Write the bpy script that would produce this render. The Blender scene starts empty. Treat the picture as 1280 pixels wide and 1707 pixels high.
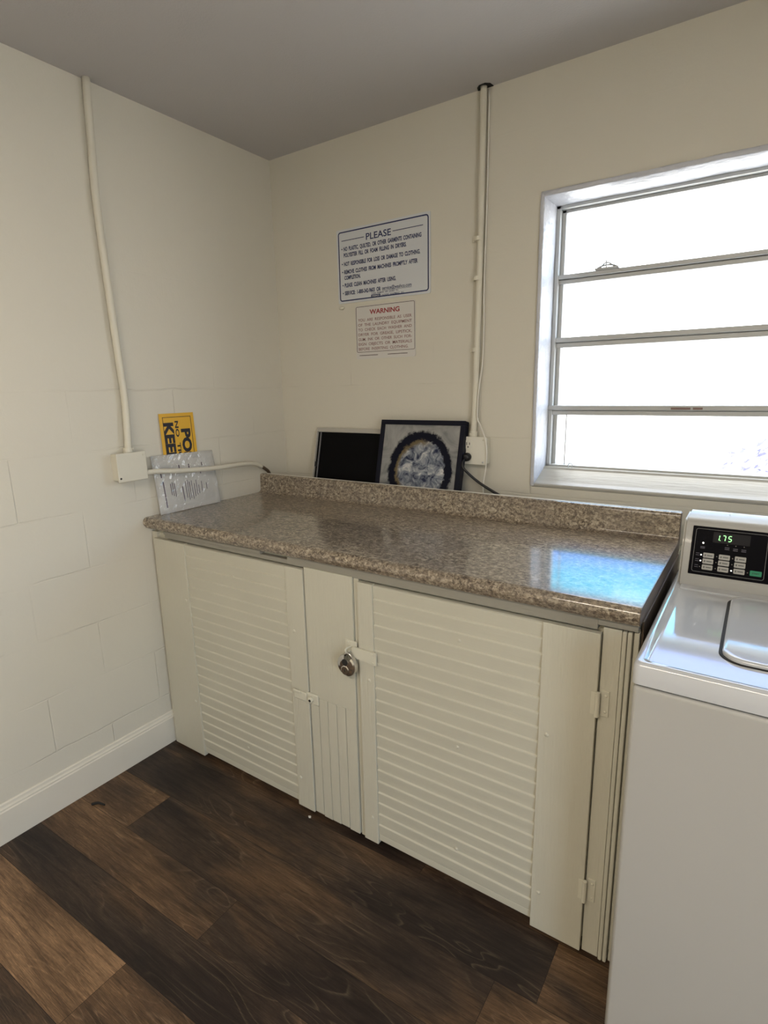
import bpy, bmesh, math, random
from mathutils import Vector, Matrix
random.seed(7)
S = bpy.context.scene
C = S.collection

# ---------------------------------------------------------------- camera
cam_d = bpy.data.cameras.new('camera'); cam = bpy.data.objects.new('camera', cam_d); C.objects.link(cam)
yaw, pitch, roll, fpx = 0.594799643, -0.218919072, -0.0208451988, 929.346383
cy, sy = math.cos(yaw), math.sin(yaw)
f = Vector((-sy*math.cos(pitch), cy*math.cos(pitch), math.sin(pitch)))
r = Vector((cy, sy, 0)); u = r.cross(f)
r2 = r*math.cos(roll)+u*math.sin(roll); u2 = -r*math.sin(roll)+u*math.cos(roll)
M = Matrix.Identity(4)
for i in range(3):
    M[i][0] = r2[i]; M[i][1] = u2[i]; M[i][2] = -f[i]
M.translation = Vector((1.91082977, -1.98513542, 1.41783389))
cam.matrix_world = M
cam_d.sensor_fit = 'HORIZONTAL'; cam_d.sensor_width = 36; cam_d.lens = fpx*36/1280
cam_d.clip_start = .02
S.camera = cam
S.view_settings.view_transform = 'Standard'; S.view_settings.look = 'None'
S.view_settings.gamma = 1; S.view_settings.use_curve_mapping = False
S.view_settings.exposure = 0.10

# ---------------------------------------------------------------- sky
W = bpy.data.worlds.new('world'); S.world = W; W.use_nodes = True
nt = W.node_tree; nt.nodes.clear()
wo = nt.nodes.new('ShaderNodeOutputWorld'); bg = nt.nodes.new('ShaderNodeBackground')
tc = nt.nodes.new('ShaderNodeTexCoord'); sx = nt.nodes.new('ShaderNodeSeparateXYZ'); cr = nt.nodes.new('ShaderNodeValToRGB')
nt.links.new(tc.outputs['Generated'], sx.inputs[0]); nt.links.new(sx.outputs[2], cr.inputs[0])
e = cr.color_ramp.elements
e[0].position = 0.0; e[0].color = (.95, .95, .92, 1)
e[1].position = .75; e[1].color = (1, .97, .92, 1)
for p_, c_ in ((.20, (.80, .86, .93)), (.262, (.55, .72, .95)), (.273, (.03, .10, .42)), (.292, (.03, .11, .44)), (.302, (.02, .30, .50)), (.340, (.03, .40, .56)), (.350, (.08, .60, .88)), (.368, (.09, .62, .90)), (.388, (.22, .34, .76)), (.47, (.28, .38, .72)), (.56, (.75, .80, .85))):
    e.new(p_).color = (*c_, 1)
nt.links.new(cr.outputs[0], bg.inputs[0]); bg.inputs[1].default_value = 8.0
nt.links.new(bg.outputs[0], wo.inputs[0])

def light(name, kind, loc, energy, color, size=None, sizey=None, target=None):
    l = bpy.data.lights.new(name, kind); l.energy = energy; l.color = color
    if kind == 'AREA':
        l.shape = 'RECTANGLE'; l.size = size; l.size_y = sizey
    o = bpy.data.objects.new(name, l); C.objects.link(o); o.location = loc
    if target is not None:
        o.rotation_euler = (Vector(target)-Vector(loc)).to_track_quat('-Z', 'Y').to_euler()
    return o
sun = light('sun', 'SUN', (0, -5, 8), 5.0, (1, .95, .88), target=(1.0, 3.0, 0)); sun.data.angle = .01
# long fluorescent ceiling lamp behind the photographer
light('ceiling_lamp_light', 'AREA', (1.55, -2.75, 2.335), 36, (1, .88, .72), 1.2, .22, target=(1.55, -2.75, 0))
# sky portal at the window and at the unseen added doorway
for nm, loc, a, b, tg in (('window_portal', (1.84, .19, 1.57), 1.25, 1.0, (1.84, -1, 1.57)),
                          ('added_doorway_portal', (3.42, -2.45, 1.05), 1.0, 2.1, (2.2, -2.45, 1.05))):
    o = light(nm, 'AREA', loc, 1, (1, 1, 1), a, b, target=tg); o.data.cycles.is_portal = True

# ---------------------------------------------------------------- materials
def mat(name, col, rough=.5, metal=0, spec=.5, coat=0, emis=None, es=0, alpha=1):
    m = bpy.data.materials.new(name); m.use_nodes = True
    b = m.node_tree.nodes['Principled BSDF']
    b.inputs['Base Color'].default_value = (*col, 1); b.inputs['Roughness'].default_value = rough
    b.inputs['Metallic'].default_value = metal; b.inputs['Specular IOR Level'].default_value = spec
    b.inputs['Coat Weight'].default_value = coat; b.inputs['Coat Roughness'].default_value = .05
    if emis: b.inputs['Emission Color'].default_value = (*emis, 1); b.inputs['Emission Strength'].default_value = es
    return m
class N:
    """small node helper"""
    def __init__(s, m): s.m = m; s.t = m.node_tree; s.b = s.t.nodes['Principled BSDF']
    def n(s, kind, **kw):
        x = s.t.nodes.new(kind)
        for k, v in kw.items():
            if k.startswith('i_'):
                x.inputs[k[2:].replace('_', ' ')].default_value = v
            else: setattr(x, k, v)
        return x
    def l(s, a, b): s.t.links.new(a, b)
    def obj(s, scale=(1, 1, 1), loc=(0, 0, 0), rot=(0, 0, 0)):
        t = s.n('ShaderNodeTexCoord'); m = s.n('ShaderNodeMapping')
        m.inputs['Scale'].default_value = scale; m.inputs['Location'].default_value = loc; m.inputs['Rotation'].default_value = rot
        s.l(t.outputs['Object'], m.inputs[0]); return m.outputs[0]
    def noise(s, vec, scale, detail=3, rough=.55, dist=0):
        x = s.n('ShaderNodeTexNoise'); x.inputs['Scale'].default_value = scale; x.inputs['Detail'].default_value = detail
        x.inputs['Roughness'].default_value = rough; x.inputs['Distortion'].default_value = dist
        s.l(vec, x.inputs['Vector']); return x.outputs['Fac']
    def ramp(s, fac, stops):
        x = s.n('ShaderNodeValToRGB'); el = x.color_ramp.elements
        while len(el) < len(stops): el.new(.5)
        for i, (p, c) in enumerate(stops):
            el[i].position = p; el[i].color = (*c, 1) if len(c) == 3 else c
        s.l(fac, x.inputs[0]); return x.outputs[0]
    def mix(s, fac, a, b, mode='MIX'):
        x = s.n('ShaderNodeMix', data_type='RGBA', blend_type=mode)
        for sock, v in ((x.inputs[0], fac), (x.inputs[6], a), (x.inputs[7], b)):
            if hasattr(v, 'is_output'): s.l(v, sock)
            else: sock.default_value = v if isinstance(v, float) else (*v, 1)
        return x.outputs[2]
    def math(s, op, a, b=0., c=0.):
        x = s.n('ShaderNodeMath', operation=op)
        for i, v in enumerate((a, b, c)):
            if hasattr(v, 'is_output'): s.l(v, x.inputs[i])
            else: x.inputs[i].default_value = v
        return x.outputs[0]
    def bump(s, h, strength=.3, dist=.002, prev=None):
        x = s.n('ShaderNodeBump'); x.inputs['Strength'].default_value = strength; x.inputs['Distance'].default_value = dist
        s.l(h, x.inputs['Height'])
        if prev: s.l(prev, x.inputs['Normal'])
        s.l(x.outputs[0], s.b.inputs['Normal']); return x.outputs[0]
    def col(s, c): s.l(c, s.b.inputs['Base Color'])
    def rgh(s, c): s.l(c, s.b.inputs['Roughness'])
G1 = (1, 1, 1); G0 = (0, 0, 0)

def wall_mat(name, col, axis):
    m = mat(name, col, .55, spec=.3); q = N(m)
    t = q.n('ShaderNodeTexCoord'); sp = q.n('ShaderNodeSeparateXYZ'); q.l(t.outputs['Object'], sp.inputs[0])
    cb = q.n('ShaderNodeCombineXYZ')
    uu = q.math('ADD', sp.outputs[axis], 1.01 if axis == 1 else .2)
    vv = q.math('ADD', sp.outputs[2], -1.4296)
    wob = q.math('MULTIPLY', q.math('SUBTRACT', q.noise(q.obj(), 9, 2), .5), .012)
    q.l(uu, cb.inputs[0]); q.l(q.math('ADD', vv, wob), cb.inputs[1])
    br = q.n('ShaderNodeTexBrick'); q.l(cb.outputs[0], br.inputs['Vector'])
    br.inputs['Scale'].default_value = 1; br.inputs['Brick Width'].default_value = .4064; br.inputs['Row Height'].default_value = .2032
    br.inputs['Mortar Size'].default_value = .0032; br.inputs['Mortar Smooth'].default_value = .6
    br.inputs['Color1'].default_value = (1, 1, 1, 1); br.inputs['Color2'].default_value = (1, 1, 1, 1); br.inputs['Mortar'].default_value = (0, 0, 0, 1)
    mask = q.ramp(q.noise(q.obj(), 3.1, 2), [(.45, (.10,)*3), (.60, (.85,)*3)])
    j = q.math('SUBTRACT', 1., br.outputs['Fac'])      # 1 on brick, 0 in joint
    hz = q.ramp(sp.outputs[2], [(.0, G1), (1., G1)])
    mr = q.n('ShaderNodeMapRange'); q.l(sp.outputs[2], mr.inputs[0]); mr.inputs[1].default_value = 1.45; mr.inputs[2].default_value = 1.6; mr.inputs[3].default_value = 1.; mr.inputs[4].default_value = .12
    j = q.math('MULTIPLY', q.math('MULTIPLY', br.outputs['Fac'], mask), mr.outputs[0])
    big = q.noise(q.obj(), 2.2, 3)
    base = q.mix(big, tuple(c*.97 for c in col), tuple(min(1, c*1.03) for c in col))
    q.col(q.mix( q.math('MULTIPLY', j, .05), base, tuple(c*.6 for c in col)))
    peel = q.noise(q.obj(), 140, 3); roll_ = q.noise(q.obj(), 16, 3)
    b1 = q.bump(q.math('ADD', q.math('MULTIPLY', peel, .25), roll_), .22, .006)
    q.bump(q.math('MULTIPLY', j, -1.), .6, .003, b1)
    return m
CREAM = (.64, .61, .525)
M_wall_l = wall_mat('painted_block_left', CREAM, 1)
M_wall_b = wall_mat('painted_block_back', CREAM, 0)
M_wall_o = mat('painted_wall', (.7, .65, .52), .6)
M_ceil = mat('ceiling_paint', (.52, .505, .505), .7, spec=.2); q = N(M_ceil); q.bump(q.noise(q.obj(), 160, 3), .25, .003)

def paint(name, col, rough=.35, amp=.25, streak=None):
    m = mat(name, col, rough, spec=.45); q = N(m)
    v = q.obj(streak or (1, 1, 1))
    n1 = q.noise(v, 30, 4); n2 = q.noise(q.obj(), 5, 3)
    q.col(q.mix(n2, tuple(c*.93 for c in col), tuple(min(1, c*1.04) for c in col)))
    q.bump(n1, amp, .003); return m
CAB = (.535, .515, .425)
M_cab = paint('cabinet_paint', CAB, .38, .22, (1, 1, 1))
M_cab_v = paint('cabinet_paint_streaked', CAB, .38, .5, (6, 6, .25))
M_cab_slat = paint('slat_paint', CAB, .36, .2, (.5, 6, 6))
M_hw = paint('painted_hardware', (.60, .58, .48), .34, .3)
M_pipe = paint('conduit_paint', (.66, .63, .53), .4, .2)
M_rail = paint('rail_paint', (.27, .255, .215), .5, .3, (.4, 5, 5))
M_trim = paint('baseboard_paint', (.70, .665, .58), .3, .12)
M_white = paint('white_rough_paint', (.56, .575, .62), .3, 1.0); N(M_white); M_white.node_tree.nodes['Bump'].inputs['Distance'].default_value = .008
M_sill = paint('sill_paint', (.40, .385, .34), .4, .35, (.5, 4, 4))
M_alu = mat('window_aluminium', (.45, .46, .46), .45, .35); q = N(M_alu); q.bump(q.noise(q.obj(), 50, 3), .1, .001)
M_dark = mat('dark_gap', (.012, .011, .010), .8)
M_black = mat('black_plastic', (.012, .012, .015), .35)
M_navy = mat('black_painted_wood', (.004, .005, .014), .5, spec=.2)
M_chrome = mat('polished_steel', (.62, .60, .57), .12, 1); q = N(M_chrome); q.bump(q.noise(q.obj(), 60, 3), .12, .002)
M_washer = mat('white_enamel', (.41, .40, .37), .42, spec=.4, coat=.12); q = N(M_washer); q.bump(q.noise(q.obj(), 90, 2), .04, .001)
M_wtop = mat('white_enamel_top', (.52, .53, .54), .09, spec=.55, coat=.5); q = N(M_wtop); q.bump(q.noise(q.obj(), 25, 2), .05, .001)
M_panel = mat('black_glass_panel', (.002, .002, .004), .4, spec=.04)
M_key = mat('grey_key', (.36, .35, .32), .5); M_green = mat('green_key', (.0, .22, .10), .5)
M_outline = mat('grey_print', (.12, .12, .12), .5); M_dimp = mat('dim_print', (.06, .055, .08), .5)
M_led = mat('lit_lamp', (1, 1, 1), .5, emis=(1, .97, .9), es=2.2); M_ledoff = mat('unlit_lamp', (.16, .14, .12), .4)
M_digit = mat('green_digit', (.1, .8, .2), .5, emis=(.50, 1, .42), es=1.2)
M_window_dark = mat('display_window', (.008, .008, .011), .3, spec=.1)
M_sign = mat('sign_white', (.60, .62, .64), .35); M_blue = mat('sign_blue', (.012, .022, .10), .5)
M_sign2 = mat('sign_cream', (.62, .60, .57), .4); M_red = mat('sign_red', (.30, .03, .035), .5); M_red2 = mat('sign_text_red', (.22, .09, .085), .5); M_thin = mat('sign_border_brown', (.08, .05, .045), .5)
M_yellow = mat('sign_yellow', (.70, .40, .025), .45); M_ink = mat('black_ink', (.012, .010, .016), .5)
M_plug = mat('black_rubber', (.008, .008, .010), .45)
M_socket = mat('receptacle', (.70, .68, .60), .35)
M_cable = mat('thin_white_cable', (.74, .72, .66), .4)
M_frame_w = mat('white_frame', (.42, .40, .36), .45); M_inner = mat('grey_inner_strip', (.13, .13, .14), .4)
M_glassblack = mat('black_board', (.0022, .0022, .003), .6, spec=.1)
M_conc = mat('outdoor_concrete', (.75, .72, .68), .9); M_stucco = mat('neighbour_stucco', (.80, .78, .80), .9)
M_leaf = mat('shrub_leaf', (.22, .22, .34), .7)

# clear window glass
M_glass = bpy.data.materials.new('window_glass'); M_glass.use_nodes = True; t = M_glass.node_tree; t.nodes.clear()
o = t.nodes.new('ShaderNodeOutputMaterial'); a = t.nodes.new('ShaderNodeBsdfTransparent'); g = t.nodes.new('ShaderNodeBsdfGlossy'); mx = t.nodes.new('ShaderNodeMixShader')
g.inputs['Roughness'].default_value = .02; a.inputs[0].default_value = (.97, .98, .98, 1)
mx.inputs[0].default_value = .05; t.links.new(a.outputs[0], mx.inputs[1]); t.links.new(g.outputs[0], mx.inputs[2]); t.links.new(mx.outputs[0], o.inputs[0])
# thin clear plastic wrap
M_wrap = bpy.data.materials.new('clear_plastic_wrap'); M_wrap.use_nodes = True; t = M_wrap.node_tree; t.nodes.clear()
o = t.nodes.new('ShaderNodeOutputMaterial'); a = t.nodes.new('ShaderNodeBsdfTransparent'); g = t.nodes.new('ShaderNodeBsdfGlossy'); mx = t.nodes.new('ShaderNodeMixShader')
tx = t.nodes.new('ShaderNodeTexCoord'); nz = t.nodes.new('ShaderNodeTexNoise'); bp = t.nodes.new('ShaderNodeBump')
nz.inputs['Scale'].default_value = 22; nz.inputs['Detail'].default_value = 2; nz.inputs['Distortion'].default_value = 1.2
bp.inputs['Strength'].default_value = .8; bp.inputs['Distance'].default_value = .006
t.links.new(tx.outputs['Object'], nz.inputs['Vector']); t.links.new(nz.outputs[0], bp.inputs['Height']); t.links.new(bp.outputs[0], g.inputs['Normal'])
g.inputs['Roughness'].default_value = .08; mx.inputs[0].default_value = .07
t.links.new(a.outputs[0], mx.inputs[1]); t.links.new(g.outputs[0], mx.inputs[2]); t.links.new(mx.outputs[0], o.inputs[0])
M_paper = mat('printed_paper', (.86, .85, .82), .6); q = N(M_paper); q.bump(q.noise(q.obj(), 14, 3), .5, .006)

# granite-look laminate
def granite(name):
    m = mat(name, (.3, .25, .2), .13, spec=.5, coat=.4); m.node_tree.nodes['Principled BSDF'].inputs['Coat Roughness'].default_value = .32; q = N(m); v = q.obj((.8, 1, 1), rot=(0, 0, .3))
    a = q.noise(v, 105, 6, .66, .5); b_ = q.noise(v, 190, 4, .65, .3); c = q.noise(v, 9, 3)
    base = q.ramp(a, [(.31, (.035, .024, .016)), (.42, (.15, .115, .080)), (.52, (.29, .235, .170)), (.62, (.46, .39, .29)), (.74, (.62, .56, .45))])
    dk = q.ramp(b_, [(.37, (.10, .07, .05)), (.46, G1)])
    base = q.mix(.85, base, dk, 'MULTIPLY')
    base = q.mix(q.ramp(q.noise(v, 52, 3, .6, .8), [(.60, G0), (.67, (.7,)*3)]), base, (.055, .036, .024))
    base = q.mix(q.ramp(q.noise(v, 64, 3, .6, .5), [(.58, G0), (.68, (.5,)*3)]), base, (.62, .55, .42))
    base = q.mix(q.ramp(c, [(.35, G0), (.62, (.62,)*3)]), base, q.mix(.6, base, (.19, .16, .135)))
    q.col(base); q.rgh(q.ramp(b_, [(.3, (.07,)*3), (.7, (.12,)*3)]))
    q.bump(q.noise(v, 90, 2), .05, .0006)
    return m
M_gran = granite('granite_laminate')
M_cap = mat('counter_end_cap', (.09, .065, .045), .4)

# floor planks: each plank carries tone and seed
M_floor = mat('vinyl_plank', (.05, .03, .02), .38, spec=.35); q = N(M_floor)
at = q.n('ShaderNodeAttribute', attribute_name='plank'); sp = q.n('ShaderNodeSeparateXYZ'); q.l(at.outputs['Vector'], sp.inputs[0])
tone, seed = sp.outputs[0], sp.outputs[1]
t_ = q.n('ShaderNodeTexCoord'); ad = q.n('ShaderNodeVectorMath', operation='ADD'); cb = q.n('ShaderNodeCombineXYZ')
q.l(q.math('MULTIPLY', seed, 37.), cb.inputs[0]); q.l(q.math('MULTIPLY', seed, 11.), cb.inputs[1])
q.l(t_.outputs['Object'], ad.inputs[0]); q.l(cb.outputs[0], ad.inputs[1])
def mp(sc):
    m = q.n('ShaderNodeMapping'); m.inputs['Scale'].default_value = sc; q.l(ad.outputs[0], m.inputs[0]); return m.outputs[0]
gr = q.noise(mp((1, 16, 1)), 5, 8, .78, .25); fine = q.noise(mp((1, 30, 1)), 18, 6, .8)
blot = q.noise(mp((1, 3.0, 1)), 1.9, 4, .55, .4)
ph = q.math('FRACT', q.math('MULTIPLY', q.noise(mp((1, 7, 1)), 1.5, 1.5, .5, .3), 17.))
line = q.ramp(ph, [(.0, G1), (.09, (.35,)*3), (.2, G0), (.93, G0), (1., G1)])
tt = q.math('ADD', tone, q.math('MULTIPLY', q.math('SUBTRACT', blot, .47), 2.0))
base = q.ramp(tt, [(.0, (.022, .0145, .012)), (.25, (.052, .034, .024)), (.5, (.105, .062, .034)), (.75, (.17, .102, .054)), (1., (.27, .165, .09))])
base = q.mix(q.ramp(gr, [(.36, (1., 1., 1.)), (.5, (.40,)*3), (.60, G0)]), base, q.mix(1., base, (.36, .34, .33), 'MULTIPLY'))
base = q.mix(q.math('MULTIPLY', q.ramp(fine, [(.5, G0), (.62, G1)]), .75), base, q.mix(1., base, (2.1, 2.05, 2.0), 'MULTIPLY'))
pores = q.noise(mp((1, 26, 1)), 62, 3, .7)
base = q.mix(q.ramp(pores, [(.36, (.65,)*3), (.47, G0)]), base, q.mix(1., base, (.25, .24, .24), 'MULTIPLY'))
patch = q.ramp(q.noise(mp((1, 2.2, 1)), 2.4, 2), [(.45, G0), (.58, G1)])
vein = q.math('MULTIPLY', q.math('MULTIPLY', line, patch), q.ramp(fine, [(.38, (.15,)*3), (.6, (.75,)*3)]))
base = q.mix(vein, base, q.mix(.5, (.20, .15, .10), q.mix(1., base, (2.4, 2.3, 2.1), 'MULTIPLY')))
q.col(base); q.bump(gr, .2, .001); q.rgh(q.ramp(fine, [(.3, (.36,)*3), (.7, (.52,)*3)]))

# abstract ring painting
M_art = mat('abstract_ring_painting', (.5, .5, .5), .6, spec=.15); q = N(M_art)
t_ = q.n('ShaderNodeTexCoord'); vs = q.n('ShaderNodeVectorMath', operation='SUBTRACT'); vs.inputs[1].default_value = (.200, 0, .190)
q.l(t_.outputs['Object'], vs.inputs[0]); sp = q.n('ShaderNodeSeparateXYZ'); q.l(vs.outputs[0], sp.inputs[0])
cb = q.n('ShaderNodeCombineXYZ'); q.l(sp.outputs[0], cb.inputs[0]); q.l(q.math('MULTIPLY', sp.outputs[2], .90), cb.inputs[2])
ln = q.n('ShaderNodeVectorMath', operation='LENGTH'); q.l(cb.outputs[0], ln.inputs[0])
nn = q.math('MULTIPLY', q.math('SUBTRACT', q.noise(q.obj(), 40, 5, .7), .5), .040)
rad = q.math('MULTIPLY', q.math('ADD', ln.outputs['Value'], nn), 5.)
n8 = q.noise(q.obj(), 28, 5, .65, .8); n9 = q.noise(q.obj(), 9, 4, .6, 1.2)
outer = q.ramp(n9, [(.3, (.13, .14, .145)), (.5, (.27, .27, .265)), (.7, (.36, .355, .345))])
inner = q.ramp(n8, [(.36, (.02, .026, .06)), (.47, (.16, .18, .22)), (.56, (.30, .32, .35)), (.68, (.62, .61, .60))])
gold = q.mix(n8, (.06, .045, .03), (.24, .19, .10))
side = q.ramp(sp.outputs[0], [(.0, G1), (.06, G0)])
inner = q.mix(q.ramp(rad, [(.44, G0), (.52, (1, 1, 1))]), inner, q.mix(side, inner, gold))
ringm = q.ramp(rad, [(.54, G0), (.575, G1), (.70, G1), (.745, G0)])
c_ = q.mix(q.ramp(rad, [(.60, G0), (.62, G1)]), inner, outer)
q.col(q.mix(ringm, c_, (.004, .005, .014)))

# ---------------------------------------------------------------- mesh helpers
BASE = {}
def thing(name, label, cat, loc, group=None, kind=None):
    o = bpy.data.objects.new(name, None); C.objects.link(o); o.location = loc; o.empty_display_size = .05
    if label: o['label'] = label
    if cat: o['category'] = cat
    if group: o['group'] = group
    if kind: o['kind'] = kind
    BASE[o.name] = Vector(loc); return o
def obj(name, bm, m, parent=None, smooth=False, label=None, origin=None):
    bmesh.ops.recalc_face_normals(bm, faces=bm.faces)
    if origin is not None: bmesh.ops.translate(bm, verts=bm.verts, vec=-Vector(origin))
    me = bpy.data.meshes.new(name); bm.to_mesh(me); bm.free()
    if smooth:
        for p in me.polygons: p.use_smooth = p.area < .03
    o = bpy.data.objects.new(name, me); C.objects.link(o); me.materials.append(m)
    if origin is not None: o.location = origin
    if parent:
        o.parent = parent
        if parent.name in BASE: o.matrix_parent_inverse = Matrix.Translation(-BASE[parent.name])
    if label: o['label'] = label
    return o
def single(name, bm, m, label, cat, origin, smooth=False, group=None):
    o = obj(name, bm, m, None, smooth, label, origin); o['category'] = cat
    if group: o['group'] = group
    return o
def struct(name, bm, m, parent=None, smooth=False):
    o = obj(name, bm, m, parent, smooth)
    if not parent: o['kind'] = 'structure'
    return o
def box(bm, x0, x1, y0, y1, z0, z1, bev=0, seg=2):
    r = bmesh.ops.create_cube(bm, size=1)
    vs = r['verts']
    for v in vs:
        v.co = Vector((x0+(v.co.x+.5)*(x1-x0), y0+(v.co.y+.5)*(y1-y0), z0+(v.co.z+.5)*(z1-z0)))
    if bev:
        es = list({e for v in vs for e in v.link_edges})
        bmesh.ops.bevel(bm, geom=es, offset=bev, segments=seg, profile=.5, affect='EDGES')
    return bm
def B(*a, **k): return box(bmesh.new(), *a, **k)
def prism(bm, pts, fn, a, b):
    """pts 2-D outline, fn(p, s) -> 3-D point, swept from a to b"""
    A = [bm.verts.new(fn(p, a)) for p in pts]; D = [bm.verts.new(fn(p, b)) for p in pts]
    n = len(pts)
    for i in range(n): bm.faces.new((A[i], A[(i+1) % n], D[(i+1) % n], D[i]))
    bm.faces.new(A[::-1]); bm.faces.new(D)
    return bm
alongx = lambda p, s: (s, p[0], p[1])
alongy = lambda p, s: (p[0], s, p[1])
alongz = lambda p, s: (p[0], p[1], s)
def smooth_path(pts, n=8):
    P = [Vector(p) for p in pts]; P = [P[0]*2-P[1]]+P+[P[-1]*2-P[-2]]; out = []
    for i in range(1, len(P)-2):
        for k in range(n):
            t = k/n; a, b, c, d = P[i-1:i+3]
            out.append(.5*((2*b)+(c-a)*t+(2*a-5*b+4*c-d)*t*t+(3*b-a-3*c+d)*t**3))
    out.append(P[-2]); return out
def tube(bm, pts, rad, seg=12, smooth=True, flat=1):
    P = smooth_path(pts) if smooth and len(pts) > 2 else [Vector(p) for p in pts]
    rings = []; prev = None
    for i, p in enumerate(P):
        d = (P[min(i+1, len(P)-1)]-P[max(i-1, 0)]).normalized()
        if prev is None:
            a = Vector((0, 0, 1)) if abs(d.z) < .9 else Vector((1, 0, 0)); n = d.cross(a).normalized()
        else: n = (prev-d*prev.dot(d)).normalized()
        prev = n; b = d.cross(n)
        rr = rad(i/(len(P)-1)) if callable(rad) else rad
        rings.append([bm.verts.new(p+n*math.cos(2*math.pi*k/seg)*rr+b*math.sin(2*math.pi*k/seg)*rr*flat) for k in range(seg)])
    for A, D in zip(rings, rings[1:]):
        for k in range(seg): bm.faces.new((A[k], A[(k+1) % seg], D[(k+1) % seg], D[k]))
    bm.faces.new(rings[0][::-1]); bm.faces.new(rings[-1]); return bm
def T(*a, **k): return tube(bmesh.new(), *a, **k)
def lathe(bm, prof, center, axis, seg=24):
    """prof: (radius, height) along axis"""
    ax = Vector(axis).normalized(); a = Vector((0, 0, 1)) if abs(ax.z) < .9 else Vector((1, 0, 0)); n = ax.cross(a).normalized(); b = ax.cross(n); c = Vector(center)
    rings = [[bm.verts.new(c+ax*h+(n*math.cos(2*math.pi*k/seg)+b*math.sin(2*math.pi*k/seg))*max(rr, 1e-5)) for k in range(seg)] for rr, h in prof]
    for A, D in zip(rings, rings[1:]):
        for k in range(seg): bm.faces.new((A[k], A[(k+1) % seg], D[(k+1) % seg], D[k]))
    bm.faces.new(rings[0][::-1]); bm.faces.new(rings[-1]); return bm
def dome(bm, c, axis, rad): return lathe(bm, [(rad, 0), (rad*.9, rad*.3), (rad*.5, rad*.55), (rad*.05, rad*.62)], c, axis, 10)
def rrect(x0, x1, y0, y1, rad, seg=5):
    out = []
    for cx, cy_, a0 in ((x1-rad, y1-rad, 0), (x0+rad, y1-rad, 90), (x0+rad, y0+rad, 180), (x1-rad, y0+rad, 270)):
        for k in range(seg+1):
            a = math.radians(a0+90*k/seg); out.append((cx+rad*math.cos(a), cy_+rad*math.sin(a)))
    return out
def ring_band(bm, x0, x1, z0, z1, rad, w, fn, d0, d1):
    """flat rounded rectangular outline of width w"""
    o_ = rrect(x0, x1, z0, z1, rad); i_ = rrect(x0+w, x1-w, z0+w, z1-w, max(rad-w, .0008)); n = len(o_)
    L = [[bm.verts.new(fn(p, d)) for p in q_] for q_ in (o_, i_) for d in (d0, d1)]
    oa, ob, ia, ib = L
    for k in range(n):
        j = (k+1) % n
        bm.faces.new((oa[k], oa[j], ob[j], ob[k])); bm.faces.new((ia[k], ib[k], ib[j], ia[j]))
        bm.faces.new((ob[k], ob[j], ib[j], ib[k])); bm.faces.new((oa[k], ia[k], ia[j], oa[j]))
    return bm
CAPH = None
def text(s, fn, width=None, cap=.01, x=0., z=0., align='L', bold=.015, depth=.0003):
    """lettering as a bmesh; fn maps (x, z, d) in the sign's own frame to world"""
    global CAPH
    def mesh_of(st):
        cu = bpy.data.curves.new('t', 'FONT'); cu.body = st; cu.size = 1; cu.offset = bold; cu.resolution_u = 3
        ob = bpy.data.objects.new('t', cu); C.objects.link(ob)
        dg = bpy.context.evaluated_depsgraph_get(); me = bpy.data.meshes.new_from_object(ob.evaluated_get(dg))
        b = bmesh.new(); b.from_mesh(me); bpy.data.objects.remove(ob); bpy.data.curves.remove(cu); bpy.data.meshes.remove(me); return b
    if CAPH is None:
        b = mesh_of('H'); CAPH = max(v.co.y for v in b.verts)-min(v.co.y for v in b.verts); b.free()
    b = mesh_of(s.replace(' ', '  ') if len(s) > 12 else s)
    x0 = min(v.co.x for v in b.verts); x1 = max(v.co.x for v in b.verts)
    sz = cap/CAPH; sxx = (width/(x1-x0)) if width else sz
    off = x if align == 'L' else x-(x1-x0)*sxx*(.5 if align == 'C' else 1)
    for v in b.verts: v.co = Vector(fn(off+(v.co.x-x0)*sxx, z+v.co.y*sz, depth))
    return b
def merge(dst, src):
    me = bpy.data.meshes.new('tmp'); src.to_mesh(me); src.free(); dst.from_mesh(me); bpy.data.meshes.remove(me); return dst

# ================================================================ SETTING
H = 2.3978; XR, YF = 3.3, -3.9
# floor: planks as faces of one mesh
bm = bmesh.new(); lay = bm.loops.layers.float_vector.new('plank')
def plank(x0, x1, y0, y1, tn):
    sd = random.random(); sk = lambda x, y: (x, y+.027*(x-.4), 0)
    g = .0006
    vs = [bm.verts.new(sk(*p)) for p in ((x0+g, y0+g), (x1-g, y0+g), (x1-g, y1-g), (x0+g, y1-g))]
    fc = bm.faces.new(vs)
    for l in fc.loops: l[lay] = (tn, sd, 0)
rows = [(.30, .12, []), (.12, -.06, []), (-.06, -.24, []), (-.24, -.43, []), (-.43, -.62, []), (-.62, -.808, [(-.5, 1.2, .2), (1.2, 4, .35)]),
        (-.808, -.983, [(-.5, 1.612, .10), (1.612, 3.9, .55)]),
        (-.983, -1.155, [(-.5, .285, .62), (.285, 1.51, .20), (1.51, 3.9, .50)]),
        (-1.155, -1.295, [(-.5, .81, .52), (.81, 2.2, .12), (2.2, 3.9, .3)]),
        (-1.295, -1.43, [(-.5, 1.9, .08), (1.9, 3.9, .5)]),
        (-1.43, -1.60, [(-.5, .708, .78), (.708, 2, .52), (2, 3.9, .2)]),
        (-1.60, -1.78, [(-.5, .45, .45), (.45, 1.7, .25), (1.7, 3.9, .6)])]
y = -1.78
while y > -4.2:
    rows.append((y, y-.178, [])); y -= .178
for a, b_, ps in rows:
    if not ps:
        x = -.6-random.random()*.9
        while x < 3.6:
            ps.append((x, x+1.22, random.choice((.1, .25, .5, .7)))); x += 1.22
    for x0, x1, tn in ps: plank(max(x0, -.1), min(x1, 3.5), b_, a, tn)
struct('floor', bm, M_floor)
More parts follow.
